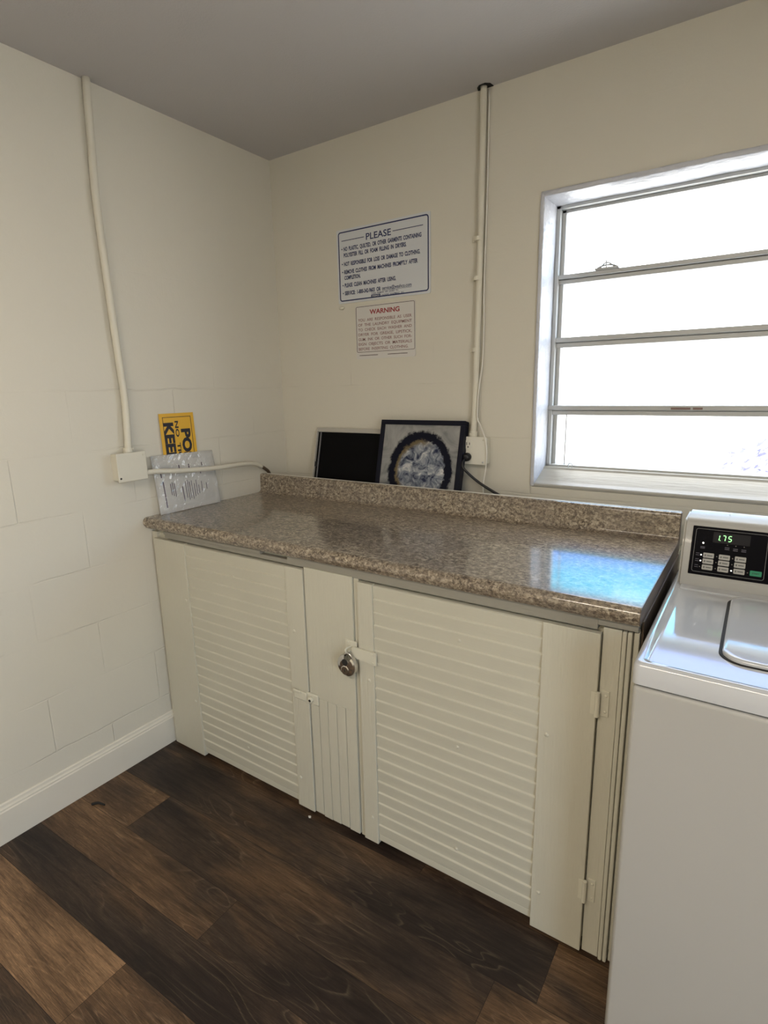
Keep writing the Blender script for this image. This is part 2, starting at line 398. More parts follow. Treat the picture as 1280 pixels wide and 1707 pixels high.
bm = B(-.1, XR+.1, YF-.1, .3, -.06, -.001); struct('floor_2', bm, M_dark)
struct('ceiling', B(-.2, XR+.2, YF-.2, .2, H, H+.12), M_ceil)
struct('wall_left', B(-.2, 0, YF-.2, .2, -.05, H+.1), M_wall_l)
bm = bmesh.new(); DY0, DY1, DZ = -2.93, -1.97, 2.08  # unseen doorway opening added to send daylight onto the left wall
for a in ((YF-.2, DY0, -.05, H+.1), (DY1, .2, -.05, H+.1), (DY0, DY1, DZ, H+.1)): box(bm, XR, XR+.2, a[0], a[1], a[2], a[3])
struct('wall_right', bm, M_wall_o)
WX0, WX1, WZ0, WZ1 = 1.228, 2.46, 1.058, 2.030
bm = bmesh.new()
for a in ((0, WX0, 0, H+.1), (WX1, XR, 0, H+.1), (WX0, WX1, WZ1, H+.1), (WX0, WX1, -.05, WZ0)):
    box(bm, a[0], a[1], 0, .2, a[2], a[3])
struct('wall_back', bm, M_wall_b)
struct('wall_front', B(0, XR, YF-.2, YF, -.05, H+.1), M_wall_o)
# baseboard
bm = bmesh.new()
prof = [(0, 0), (.014, 0), (.014, .108), (.011, .112), (.011, .117), (.007, .122), (.006, .130), (.003, .134), (0, .134)]
prism(bm, prof, lambda p, s: (p[0], s, p[1]), YF, -.756); struct('baseboard_left', bm, M_trim)

# window
win = thing('window_1', None, None, (1.84, .1, WZ0), kind='structure')
def rough(bm, amp, cuts=18):
    bmesh.ops.subdivide_edges(bm, edges=[e_ for e_ in bm.edges if e_.calc_length() > .2], cuts=cuts, use_grid_fill=True)
    for v in bm.verts: v.co += Vector((random.uniform(-1, 1), random.uniform(-1, 1)*.6, random.uniform(-1, 1)))*amp
    return bm
bm = B(WX0-.004, WX0+.010, -.009, .16, WZ0-.002, WZ1+.004, .003); obj('left_reveal', rough(bm, .0012), M_white, win, True)
bm = B(WX0-.002, WX1, -.009, .16, WZ1-.008, WZ1+.008, .003); obj('top_reveal', rough(bm, .0014), M_white, win, True)
bm = B(WX1-.010, WX1+.004, -.009, .16, WZ0-.002, WZ1+.004, .003); obj('right_reveal', bm, M_white, win)
bm = bmesh.new(); prism(bm, [(.165, 1.115), (.105, 1.113), (.098, 1.106), (.02, 1.073), (-.004, 1.066), (-.008, 1.062), (-.007, 1.056), (0, 1.052), (.165, 1.052)], alongx, WX0+.002, WX1-.002)
obj('window_sill', bm, M_sill, win)
bm = bmesh.new()
FX0, FX1, FZ0, FZ1 = 1.238, 2.45, 1.115, 2.024
for a in ((FX0, FX0+.014, FZ0, FZ1), (FX1-.014, FX1, FZ0, FZ1), (FX0, FX1, FZ1-.012, FZ1), (FX0, FX1, FZ0-.004, FZ0+.006)):
    box(bm, a[0], a[1], .125, .185, a[2], a[3], .0015)
for a in ((FX0+.014, FX0+.028, FZ0, FZ1), (FX1-.028, FX1-.014, FZ0, FZ1), (FX0+.014, FX1-.014, FZ1-.022, FZ1-.012)):
    box(bm, a[0], a[1], .148, .175, a[2], a[3], .0015)
obj('frame', bm, M_alu, win)
zs = [(1.7665, 1.797), (1.548, 1.583), (1.306, 1.341)]
edges_ = [FZ1-.022]+[v for z in zs for v in (z[1], z[0])]+[FZ0+.006]
for i, (a, b_) in enumerate(zs):
    bm = bmesh.new(); m_ = (a+b_)/2
    dep = .118 if i == 2 else .130
    box(bm, FX0+(.002 if i == 2 else .012), FX1-.012, dep+.012, .175, a, m_-.001, .002); box(bm, FX0+(-.004 if i == 2 else .008), FX1-.012, dep, .17, m_+.001, b_, .002)
    box(bm, FX0+.012, FX1-.012, dep+.02, .165, m_-.002, m_+.002)
    tr = obj('transom', bm, M_alu, win)
    if i == 2:
        for x0, x1 in ((1.652, 1.71), (1.717, 1.745)):
            obj('worn_sticker', B(x0, x1, dep-.0008, dep, 1.3275, 1.3345), mat('sticker_brown', (.20, .13, .11), .6), tr, label='faded brown sticker')
for i in range(4):
    z1, z0 = edges_[2*i], edges_[2*i+1]
    obj('pane', B(FX0+.02, FX1-.02, .158, .161, z0-.003, z1+.003), M_glass, win)
bm = bmesh.new()
tube(bm, [(1.385, .128, 1.803), (1.40, .126, 1.808), (1.418, .126, 1.810), (1.436, .126, 1.808), (1.45, .128, 1.802)], .0028, 8)
tube(bm, [(1.395, .126, 1.802), (1.41, .122, 1.815), (1.425, .122, 1.815), (1.44, .126, 1.803)], .0022, 8)
tube(bm, [(1.415, .124, 1.802), (1.4155, .120, 1.824)], .002, 8); box(bm, 1.378, 1.455, .122, .14, 1.797, 1.803, .001)
obj('latch', bm, M_alu, win)
bm = bmesh.new(); tube(bm, [(1.327, .112, 1.113), (1.326, .112, 1.125), (1.333, .112, 1.131), (1.340, .112, 1.125), (1.339, .112, 1.113)], .0016, 8)
obj('pull_ring', bm, M_alu, win)
obj('pull_cord', B(1.300, 1.304, .140, .144, 1.112, 1.31), M_alu, win)

# outdoors seen through the glass
struct('ground', B(-12, 14, .25, 30, -.25, -.15), M_conc)
struct('ground_2', B(XR+.25, 16, -12, .24, -.25, -.06), M_conc)
nh = thing('neighbor_house', 'pale neighbouring house seen washed out through the window', 'house', (3.4, 6.5, -.15))
obj('house_wall', B(1.78, 9, 6.5, 9, -.15, 3.1), M_stucco, nh)
bm = bmesh.new()
for k in range(3): box(bm, 1.5+.0*k, 9.2, 6.1-.0*k, 6.14, 3.30+.16*k, 3.36+.16*k)
obj('eave', bm, M_stucco, nh)
bm = bmesh.new(); rnd = random.Random(3)
for k in range(900):
    a = rnd.uniform(0, 6.28); rr = rnd.uniform(0, 1)**.5*.62; z = rnd.uniform(.0, .95)
    c = Vector((2.25+rr*math.cos(a)*1.1, 5.3+rr*math.sin(a)*.5, -.1+z*.95)); s_ = rnd.uniform(.03, .06)
    d = Vector((rnd.uniform(-1, 1), rnd.uniform(-1, 1), rnd.uniform(-1, 1))).normalized(); e1 = d.orthogonal().normalized(); e2 = d.cross(e1)
    vs = [bm.verts.new(c+e1*s_*p+e2*s_*.5*q_) for p, q_ in ((-1, 0), (0, -1), (1, 0), (0, 1))]; bm.faces.new(vs)
tube(bm, [(2.25, 5.3, -.15), (2.27, 5.3, .4), (2.22, 5.32, .7)], .02, 6)
me_o = single('garden_shrub', bm, M_leaf, 'low leafy shrub outside behind the lowest window pane', 'shrub', (2.25, 5.3, -.15))

# ================================================================ CABINET
cab = thing('base_cabinet', 'cream painted wooden base cabinet with two louvred doors under the granite counter', 'cabinet', (.87, -.4, 0))
bm = bmesh.new()
box(bm, .004, 1.738, -.750, -.162, .03, .914); box(bm, .004, 1.738, -.162, -.004, .03, .900)
box(bm, .03, 1.72, -.72, -.05, 0, .03)
obj('carcass', bm, M_cab, cab)
obj('filler_strip', B(.004, .034, -.762, -.750, .022, .900, .001), M_cab_v, cab)
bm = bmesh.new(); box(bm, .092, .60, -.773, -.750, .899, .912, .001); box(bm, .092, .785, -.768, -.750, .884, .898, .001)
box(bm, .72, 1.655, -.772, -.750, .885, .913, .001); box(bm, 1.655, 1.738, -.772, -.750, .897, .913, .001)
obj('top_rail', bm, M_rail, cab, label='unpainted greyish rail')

def louvre_door(x0, xa, xb, x1, z0, z1, zl0, n, bumps, wide_right):
    door = obj('door', B(x0+.002, x1-.002, -.762, -.7505, z0+.02, z1-.004), M_cab, cab)
    zb = z0+.014
    obj('stile', B(x0, xa, -.780, -.762, z0+(0 if not wide_right else .006), z1, .0015), M_cab_v, door)
    obj('stile', B(xb, x1, -.780, -.762, z0-(0 if wide_right else -.006), z1, .0015), M_cab_v, door)
    bm = bmesh.new(); p = (z1-.002-zl0)/n
    rj = random.Random(n)
    prof = [(-.7615, z1-.002)]
    for k in range(n):
        zt = z1-.002-k*p; j_ = rj.uniform(-.0006, .0006)
        prof += [(-.7722, zt+j_-.0002), (-.7764, zt+j_-.0026), (-.7768, zt+j_-.0042), (-.7726, zt-p+.0006)]
    prof += [(-.7615, zl0)]
    # keep the outline strictly descending
    prism(bm, prof, alongx, xa+.0005, xb-.0005)
    for (bx, bz) in bumps: dome(bm, (bx, -.7735 if xa < bx < xb else -.7795, bz), (0, -1, 0), .0062)
    obj('louvre_panel', bm, M_cab_slat, door)
    obj('bottom_rail', B(xa, xb, -.772, -.762, zl0-.022, zl0-.001, .001), M_cab_slat, door)
    return door
d1 = louvre_door(.036, .2155, .714, .787, .010, .880, .046, 21, [(.463, .7976), (.7401, .667), (.4683, .4678), (.4707, .142), (.7307, .1295), (.1979, .661), (.193, .243)], False)
d2 = louvre_door(.996, 1.0485, 1.5352, 1.6645, .014, .879, .052, 21, [(1.3179, .7759), (1.3156, .4644), (1.3147, .1368), (1.5562, .5917), (1.5542, .1305), (1.03, .58), (1.028, .11)], True)
# centre board with shallow vertical grooves low down
bm = bmesh.new(); xs = [.7905, .826, .862, .898, .934, .975]; 
box(bm, .7905, .975, -.765, -.7505, .02, .888)
box(bm, .7905, .975, -.776, -.765, .455, .888, .001)
for a, b_ in zip(xs, xs[1:]): box(bm, a+.0009, b_-.0009, -.776, -.765, .016+random.uniform(0, .006), .4545, .0008)
obj('centre_board', bm, M_cab_v, cab)
bm = bmesh.new(); box(bm, .977, .995, -.770, -.7505, .016, .888, .001); obj('centre_strip', bm, M_cab_v, cab)
bm = bmesh.new(); box(bm, 1.6675, 1.706, -.770, -.7505, .012, .893, .001); box(bm, 1.707, 1.7165, -.774, -.7505, .010, .893, .003); box(bm, 1.7175, 1.727, -.773, -.7505, .010, .893, .003)
obj('fluted_post', bm, M_cab_v, cab)
obj('gap_dark_panel', B(1.7405, 1.7445, -.745, -.165, .012, .913), M_cap, cab, label='dark brown sheet added so the gap beside the washer stays black')  # dark sheet over the cabinet side, added to blacken the washer gap
obj('end_stile', B(1.7295, 1.740, -.764, -.75, .012, .893, .001), M_cab_v, cab)
# hinges of the right-hand door
for zc in (.711, .202):
    bm = bmesh.new()
    box(bm, 1.672, 1.690, -.7735, -.770, zc-.032, zc+.032, .001); box(bm, 1.652, 1.665, -.7825, -.780, zc-.028, zc+.028, .001)
    tube(bm, [(1.6675, -.785, zc-.030), (1.6675, -.785, zc+.030)], .0055, 10, smooth=False)
    for k in (-.02, .02): dome(bm, (1.683, -.7735, zc+k), (0, -1, 0), .0035)
    obj('hinge', bm, M_hw, d2)
    for dz in (.0345, -.0345): pass
# painted hasp of the left-hand door
bm = bmesh.new(); box(bm, .728, .782, -.7855, -.780, .432, .462, .003); box(bm, .775, .828, -.7815, -.776, .428, .466, .004)
lathe(bm, [(.0085, 0), (.010, .004), (.009, .009), (.005, .010)], (.800, -.7815, .447), (0, -1, 0), 14)
box(bm, .727, .760, -.790, -.785, .456, .466, .003)
h1 = obj('hasp', bm, M_hw, d1)
bm = bmesh.new(); lathe(bm, [(.0045, 0), (.0045, .0012)], (.801, -.7914, .446), (0, -1, 0), 12); obj('hole', bm, M_dark, h1)
# hasp with padlock staple of the right-hand door
bm = bmesh.new(); pts = [(.972, .660), (.975, .672), (.985, .676), (1.060, .676), (1.060, .636), (1.000, .640), (.982, .644)]
prism(bm, pts, lambda p, s: (p[0], s, p[1]), -.7860, -.7810)
box(bm, 1.005, 1.060, -.781, -.7795, .638, .674, .0005)
for px_, pz in ((1.050, .668), (1.050, .643)): dome(bm, (px_, -.786, pz), (0, -1, 0), .0035)
obj('hasp', bm, M_hw, d2)
bm = bmesh.new(); box(bm, .945, .988, -.7785, -.776, .652, .690, .001); dome(bm, (.953, -.7785, .684), (0, -1, 0), .003)
tube(bm, [(.966, -.778, .672), (.963, -.795, .672), (.963, -.802, .666), (.963, -.795, .658), (.966, -.778, .658)], .0028, 8)
obj('staple', bm, M_hw, cab)

# padlock
LX, LY, LZ = .9665, -.7985, .6215
pad = thing('padlock', 'round polished steel disc padlock hanging from the painted hasp', 'padlock', (LX, LY, LZ-.035))
bm = bmesh.new(); R_ = .0345; seg = 48; gap = (math.radians(52), math.radians(100))
def disc_outline(rad):
    out = []
    for k in range(seg+1):
        a = gap[1]+(2*math.pi-(gap[1]-gap[0]))*k/seg; out.append((rad*math.cos(a), rad*math.sin(a)))
    out += [(.012, .010), (.004, .004), (-.007, .010)]
    return out
layers = [(.80, 0, .9), (.95, -.003, .97), (1, -.008, 1), (1, -.014, 1), (.95, -.019, .97), (.80, -.022, .9), (.55, -.0235, .9)]
rings = []
for sc, dy, _ in layers:
    rr = []
    for x, z in disc_outline(R_):
        L = math.hypot(x, z); k_ = sc if L > R_*.9 else 1
        rr.append(bm.verts.new((LX+x*k_, LY+.0115+dy, LZ+z*k_)))
    rings.append(rr)
n = len(rings[0])
for A, D in zip(rings[:-1], rings[1:]):
    for k in range(n): bm.faces.new((A[k], A[(k+1) % n], D[(k+1) % n], D[k]))
bm.faces.new(rings[0][::-1]); bm.faces.new(rings[-1])
body = obj('body', bm, M_chrome, pad)
bm = bmesh.new(); tube(bm, [(LX-.009, LY, LZ+.028), (LX-.002, LY, LZ+.036), (LX+.008, LY, LZ+.036), (LX+.019, LY, LZ+.026)], .0045, 10); obj('shackle', bm, M_chrome, pad, True)
bm = bmesh.new(); lathe(bm, [(.014, 0), (.014, .0012), (.012, .002)], (LX-.001, LY-.012, LZ-.013), (0, -1, 0), 20); pl = obj('face_boss', bm, M_chrome, pad)
obj('keyhole', B(LX-.002, LX, LY-.0146, LY-.0138, LZ-.018, LZ-.009), M_dark, pl)
bm = bmesh.new(); lathe(bm, [(.0105, 0), (.0105, .0006)], (LX-.001, LY-.0117, LZ+.012), (0, -1, 0), 20); obj('recess', bm, M_dark, pad)

# ================================================================ COUNTERTOP
top = thing('countertop', 'speckled granite laminate countertop with rolled front edge and backsplash', 'countertop', (.87, -.48, .915))
CT = .957
nose = [(-.770, .9165), (-.784, .917)]+[(-.7765-.0175*math.cos(math.radians(a)), .937-.0195*math.sin(math.radians(a))) for a in (60, 35, 10)]+[(-.7765-.0175*math.cos(math.radians(a)), .9375+.0195*math.sin(math.radians(a))) for a in (10, 35, 60, 90)]
prof = nose+[(-.773, CT), (-.21, CT), (-.207, CT), (-.198, CT+.0012), (-.188, CT+.005), (-.184, CT+.012), (-.183, 1.030), (-.1815, 1.037), (-.177, 1.041), (-.172, 1.042), (-.162, 1.042), (-.162, .9165)]
bm = bmesh.new(); prism(bm, prof, alongx, .002, 1.7405); slab = obj('worktop', bm, M_gran, top)
for p in slab.data.polygons: p.use_smooth = len(p.vertices) == 4
for p in slab.data.polygons:
    if p.area > .05: p.use_smooth = False
slab.data.set_sharp_from_angle(angle=math.radians(40))
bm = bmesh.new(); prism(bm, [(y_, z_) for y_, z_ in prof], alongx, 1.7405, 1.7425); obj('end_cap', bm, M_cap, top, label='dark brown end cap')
obj('glint_strip', B(.03, 1.740, -.166, -.1585, 1.030, 1.0434, .0006), M_socket, top, label='thin white strip painted in as the window glint on the top back edge')  # off-white strip puts the window's glancing highlight into the colour

# ================================================================ WASHER
WL, WR_, WFr, WBk = 1.757, 2.410, -.942, -.262
wsh = thing('washing_machine', 'white coin laundry top-loading washer with black control panel beside the counter', 'washing machine', ((WL+WR_)/2, -.6, 0))
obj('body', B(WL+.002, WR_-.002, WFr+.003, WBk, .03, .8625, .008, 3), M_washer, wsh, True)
for x in (WL+.06, WR_-.06):
    for y in (WFr+.06, WBk-.06):
        bm = bmesh.new(); lathe(bm, [(.02, 0), (.022, .006), (.010, .010), (.010, .034)], (x, y, 0), (0, 0, 1), 14); obj('foot', bm, M_black, wsh)
obj('seam', B(WL+.008, WR_-.008, WFr+.010, WBk-.01, .860, .870), M_dark, wsh)
# top: rim, recessed deck
bm = bmesh.new(); z0, z1 = .868, .9115
def rrz(x0, x1, y0, y1, rad, z): return [bm.verts.new((px_, py_, z)) for px_, py_ in rrect(x0, x1, y0, y1, rad, 5)]
L = []
for ins, z, rad in ((.0, z0, .012), (0, z1-.009, .012), (.002, z1-.004, .012), (.006, z1-.0008, .012), (.011, z1, .012), (.016, z1-.0012, .012), (.020, z1-.0045, .012), (.026, z1-.0062, .012), (.030, z1-.0062, .012)):
    L.append(rrz(WL+ins, WR_-ins, WFr+ins, WBk-ins*.5, rad, z))
for A, D in zip(L, L[1:]):
    n = len(A)
    for k in range(n): bm.faces.new((A[k], A[(k+1) % n], D[(k+1) % n], D[k]))
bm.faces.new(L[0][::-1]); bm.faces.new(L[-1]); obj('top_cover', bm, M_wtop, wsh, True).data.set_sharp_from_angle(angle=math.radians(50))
dk = z1-.0062
LX0, LX1, LY0, LY1 = 1.8925, 2.275, -.842, -.468
def slab_r(x0, x1, y0, y1, rad, z0, z1, edge):
    b = bmesh.new(); rs = []
    for ins, z in ((0, z0), (0, z1-edge), (edge*.3, z1-edge*.3), (edge, z1), (edge+.004, z1)):
        rs.append([b.verts.new((px_, py_, z)) for px_, py_ in rrect(x0+ins, x1-ins, y0+ins, y1-ins, rad, 8)])
    for A, D in zip(rs, rs[1:]):
        n = len(A)
        for k in range(n): b.faces.new((A[k], A[(k+1) % n], D[(k+1) % n], D[k]))
    b.faces.new(rs[0][::-1]); b.faces.new(rs[-1]); return b
obj('lid_gap', slab_r(LX0-.006, LX1+.006, LY0-.004, LY1+.003, .045, dk-.001, dk+.0015, .0005), M_dark, wsh, label='dark gap around the lid')
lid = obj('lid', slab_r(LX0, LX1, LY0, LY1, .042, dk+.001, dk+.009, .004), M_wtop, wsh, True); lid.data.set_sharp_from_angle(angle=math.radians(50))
# rear deck step below the console
obj('rear_deck', B(WL+.022, WR_-.022, -.462, -.41, dk-.002, dk+.0045, .002, 3), M_wtop, wsh)
# console
CX0, CX1 = 1.770, 2.398
bm = bmesh.new(); prism(bm, [(-.428, .918), (-.3835, 1.062), (-.378, 1.069), (-.368, 1.0735), (-.266, 1.0735), (-.262, 1.0695), (-.262, .905), (-.428, .905)], alongx, CX0, CX1)
bmesh.ops.recalc_face_normals(bm, faces=bm.faces)
bmesh.ops.bevel(bm, geom=[e_ for e_ in bm.edges if abs(e_.verts[0].co.x-e_.verts[1].co.x) < 1e-6], offset=.006, segments=3, affect='EDGES')
con = obj('console', bm, M_washer, wsh, True); con.data.set_sharp_from_angle(angle=math.radians(35))
bm = bmesh.new(); lathe(bm, [(.0025, 0), (.003, .0008), (.0012, .001)], (1.866, -.305, 1.0755), (0, 0, 1), 10); obj('screw', bm, M_alu, con)
upv = Vector((0, .2900074, .9570244)); nrm = Vector((0, -.9570244, .2900074)); b0 = Vector((0, -.425, .918))
# keep panel on the console's own front plane
upv = Vector((0, .0445, .144)).normalized(); nrm = Vector((0, -upv.z, upv.y)); b0 = Vector((0, -.428, .918))
def pf(x, t_, d=0.): return b0+Vector((x, 0, 0))+upv*t_+nrm*d
def ppl(p, s): return pf(p[0], p[1], s)
bm = bmesh.new(); prism(bm, rrect(1.7915, 2.375, .0205, .1445, .002), ppl, -.001, .0016); cp = obj('control_panel', bm, M_panel, con)
bm = bmesh.new(); ring_band(bm, 1.7985, 1.953, .0275, .1385, .006, .0011, ppl, .0014, .0019); obj('outline', bm, M_outline, cp)
bm = bmesh.new(); ring_band(bm, 1.962, 2.365, .0275, .1385, .006, .0011, ppl, .0014, .0019); obj('outline', bm, M_outline, cp)
bm = bmesh.new(); prism(bm, rrect(1.838, 1.917, .1065, .1325, .0008), ppl, .0012, .0019); obj('display_window', bm, M_window_dark, cp)
def tf(x, z, d): return pf(x, z, .0019+d)
# seven-segment digits 1.75
segs = {'a': ((0, 2), (1, 2)), 'b': ((1, 2), (1, 1)), 'c': ((1, 1), (1, 0)), 'd': ((0, 0), (1, 0)), 'e': ((0, 1), (0, 0)), 'f': ((0, 2), (0, 1)), 'g': ((0, 1), (1, 1))}
bm = bmesh.new(); dw, dh = .0062, .0066
for ch, x0 in (('bc', 1.8445), ('abc', 1.8575), ('afgcd', 1.8705)):
    for s_ in ch:
        (ax_, az), (bx, bz) = segs[s_]; t0 = .1125
        p0 = Vector((x0+ax_*dw+az*.0007, t0+az*dh)); p1 = Vector((x0+bx*dw+bz*.0007, t0+bz*dh)); d_ = (p1-p0).normalized(); nn_ = Vector((-d_.y, d_.x))*.00095
        p0 = p0+d_*.0007; p1 = p1-d_*.0007
        prism(bm, [tuple(p0-nn_), tuple(p1-nn_), tuple(p1+nn_), tuple(p0+nn_)], ppl, .0019, .0024)
prism(bm, rrect(1.8527, 1.8544, .1120, .1137, .0004), ppl, .0019, .0024)
obj('digits', bm, M_digit, cp, label='lit green digits reading 1.75')
words = [['HOT', 'WARM', 'COLD'], ['HEAVY', 'MEDIUM', 'LIGHT'], ['SOIL', 'RINSE', 'EXTRA']]
for ci, x0 in enumerate((1.8209, 1.8552, 1.8893)):
    for ri, t0 in enumerate((.0655, .0505, .0352)):
        bm = bmesh.new(); prism(bm, rrect(x0, x0+.0236, t0, t0+.0126, .0018), ppl, .0014, .0026); k_ = obj('key', bm, M_key, cp)
        # printed mark too small to read: a dark bar with a dot
        bm = bmesh.new(); prism(bm, rrect(x0+.0085, x0+.0205, t0+.0048, t0+.0076, .0008), ppl, .0024, .0029)
        prism(bm, rrect(x0+.0030, x0+.0062, t0+.0036, t0+.0086, .0012), ppl, .0024, .0029); obj('key_print', bm, M_outline, k_)
        lit = (ci, ri) in ((0, 0), (0, 1), (2, 2))
        bm = bmesh.new(); lathe(bm, [(.0017 if lit else .0013, 0), (.0012, .0006)], pf(x0-.0047, t0+.0062, .0016), nrm, 12); obj('indicator_lamp', bm, M_led if lit else M_ledoff, cp)
        if ci == 0:
            for dz in (.0088, .0040):
                bm = bmesh.new(); prism(bm, rrect(x0-.0165, x0-.0085, t0+dz, t0+dz+.0016, .0003), ppl, .0014, .0019); obj('small_print', bm, M_dimp, cp)
bm = bmesh.new(); prism(bm, rrect(1.9235, 1.9475, .0358, .0485, .0018), ppl, .0014, .0026); k_ = obj('key', bm, M_green, cp, label='green start key')
obj('key_print', text('START', lambda x, z, d: pf(x, z, .0026+d), width=.015, cap=.0036, x=1.9355, z=.0405, align='C'), M_dark, k_)
bm = bmesh.new(); lathe(bm, [(.0013, 0), (.001, .0006)], pf(1.9187, .0418, .0016), nrm, 12); obj('indicator_lamp', bm, M_ledoff, cp)
bm = bmesh.new(); lathe(bm, [(.0021, 0), (.0015, .0006)], pf(1.8178, .1023, .0016), nrm, 12); obj('indicator_lamp', bm, M_led, cp)
for x_, z_ in ((1.8176, .0912), (1.8176, .0880), (1.8704, .0955), (1.8704, .0915), (1.8883, .0945), (1.8883, .0905), (1.9057, .0945), (1.9057, .0905)):
    bm = bmesh.new(); prism(bm, rrect(x_-.005, x_+.005, z_, z_+.0020, .0004), ppl, .0014, .0019); obj('small_print', bm, M_dimp, cp)
for x_ in (1.8704, 1.8883, 1.9057):
    bm = bmesh.new(); lathe(bm, [(.0012, 0), (.001, .0006)], pf(x_, .1032, .0016), nrm, 12); obj('indicator_lamp', bm, M_ledoff, cp)
# fill hose showing in the gap beside the washer
bm = bmesh.new(); tube(bm, [(1.790, -.150, .55), (1.770, -.155, .75), (1.765, -.20, .86), (1.775, -.24, .89)], .012, 12)
obj('fill_hose', bm, M_black, wsh, True)

# ================================================================ LEFT WALL
jb = thing('junction_box', 'cream painted square electrical box low on the left wall below its conduit', 'electrical box', (0, -.835, 1.11))
obj('box', B(.0, .042, -.889, -.782, 1.112, 1.2075, .004), M_pipe, jb)
obj('cover', B(.042, .046, -.8935, -.778, 1.108, 1.2115, .003), M_pipe, jb)
bm = bmesh.new(); lathe(bm, [(.0038, 0), (.0032, .001)], (.046, -.884, 1.122), (1, 0, 0), 12); obj('screw', bm, M_dark, jb)
bm = bmesh.new(); lathe(bm, [(.0038, 0), (.0032, .001)], (.046, -.789, 1.199), (1, 0, 0), 12); obj('screw', bm, M_pipe, jb)
cl = thing('wall_conduit', 'cream painted conduit running down the left wall to the electrical box', 'conduit', (.016, -.82, 1.21))
obj('pipe', T([(.014, -.818, 2.40), (.014, -.8265, 2.2), (.0145, -.833, 2.05), (.015, -.829, 1.8), (.016, -.822, 1.55), (.0165, -.8175, 1.40), (.020, -.824, 1.29), (.0215, -.830, 1.2105)], .0125, 14), M_pipe, cl, True)
bm = bmesh.new(); tube(bm, [(.0215, -.830, 1.206), (.0215, -.830, 1.226)], .0165, 14, smooth=False); dome(bm, (.036, -.820, 1.222), (1, .6, 0), .006); obj('connector', bm, M_pipe, cl)
bm = bmesh.new(); tube(bm, [(.046-.004, -.80, 1.131), (.044, -.785, 1.1325)], .013, 12, smooth=False)
fc_ = thing('flexible_conduit', 'cream flexible conduit running from the electrical box across the papers to the corner', 'conduit', (.03, -.45, 1.1))
obj('tube', T([(.030, -.783, 1.130), (.036, -.73, 1.128), (.040, -.62, 1.117), (.040, -.50, 1.109), (.038, -.40, 1.106), (.033, -.30, 1.103), (.028, -.235, 1.095), (.024, -.19, 1.078)], .0098, 12), M_pipe, fc_, True)
obj('bare_end', T([(.024, -.19, 1.078), (.022, -.165, 1.063), (.022, -.145, 1.045), (.022, -.130, 1.0)], .0075, 10), M_cap, fc_, True, label='dark frayed end')
# yellow sign, turned on its side
ys = thing('posted_sign', 'yellow and black POSTED NO TRESPASSING KEEP OUT sign turned on its side', 'sign', (.006, -.60, .958))
tz = 1.3385; Hs = tz-.9575
def yf(x, z, d=0.):       # sign frame: x runs DOWN the wall, z runs along +y
    zz = tz-x; t_ = (zz-.9575)/Hs
    return Vector((.0185-.0145*t_+d, -.681+z, zz))
def ypl(p, s): return yf(p[0], p[1], s)
bm = bmesh.new(); prism(bm, [(0, 0), (Hs, 0), (Hs, .1565), (0, .1565)], ypl, 0, .0012); board = obj('board', bm, M_yellow, ys)
bm = bmesh.new(); ring_band(bm, .0135, Hs-.012, .0135, .1425, .0008, .0022, ypl, .0010, .0016); obj('border', bm, M_ink, board)
fy = lambda x, z, d: yf(x, z, .0012+d)
bm = text('POSTED', fy, width=.255, cap=.040, x=.062, z=.093, bold=.05)
merge(bm, text('NO TRESPASSING', fy, width=.325, cap=.0155, x=.030, z=.0665, bold=.03))
merge(bm, text('KEEP OUT', fy, width=.318, cap=.040, x=.035, z=.018, bold=.05))
obj('lettering', bm, M_ink, board)
# paper in plastic wrap
pk = thing('wrapped_paper', 'printed sheet in crinkled clear plastic propped on the counter against the left wall', 'paper', (.02, -.59, .958))
def kf(a, b_, d=0.):     # a along +y 0..1, b up 0..1
    y_ = -.7335+a*.288-.0075*b_; z_ = .9585+.2255*b_-.004*b_*a
    return Vector((.029-.016*b_+.0016*math.sin(7*a+3*b_)+d, y_, z_))
def sheet(nx, nz, d, jit=0., th=.0008):
    b = bmesh.new(); g1 = [[b.verts.new(kf(i/nx, j/nz, d+random.uniform(-jit, jit))) for i in range(nx+1)] for j in range(nz+1)]
    for j in range(nz):
        for i in range(nx): b.faces.new((g1[j][i], g1[j][i+1], g1[j+1][i+1], g1[j+1][i]))
    
    if th: bmesh.ops.solidify(b, geom=b.faces[:], thickness=th)
    return b
pp = obj('paper', sheet(12, 8, 0), M_paper, pk, True)
rp = random.Random(5); M_print = mat('paper_print', (.14, .11, .15), .6)
def ink(a0, a1, b0_, b1): prism(bm, [(a0, b0_), (a1+.002, b0_), (a1+.002, b1), (a0, b1)], lambda p, s: kf(p[0], p[1], s), .0007, .0012)
for a, b0_, b1, w in ((.10, .62, .70, .012), (.11, .10, .55, .014), (.22, .30, .50, .007), (.25, .28, .52, .007), (.28, .26, .50, .007), (.40, .66, .80, .013), (.405, .15, .42, .010), (.46, .20, .50, .006),
                      (.495, .16, .52, .006), (.525, .18, .48, .006), (.555, .66, .80, .013), (.56, .16, .50, .006), (.60, .20, .44, .006), (.635, .22, .50, .006), (.67, .24, .40, .006), (.73, .60, .72, .010), (.72, .28, .46, .006), (.80, .30, .42, .006), (.77, .74, .80, .010)):
    z = b0_; bm = bmesh.new()
    while z < b1:
        L_ = rp.uniform(.04, .08); ink(a, a+w, z, min(z+L_, b1)); z += L_+.0012
    obj('text_line', bm, M_print, pp)
obj('plastic_wrap', sheet(22, 16, .0032, .0011, 0), M_wrap, pk)

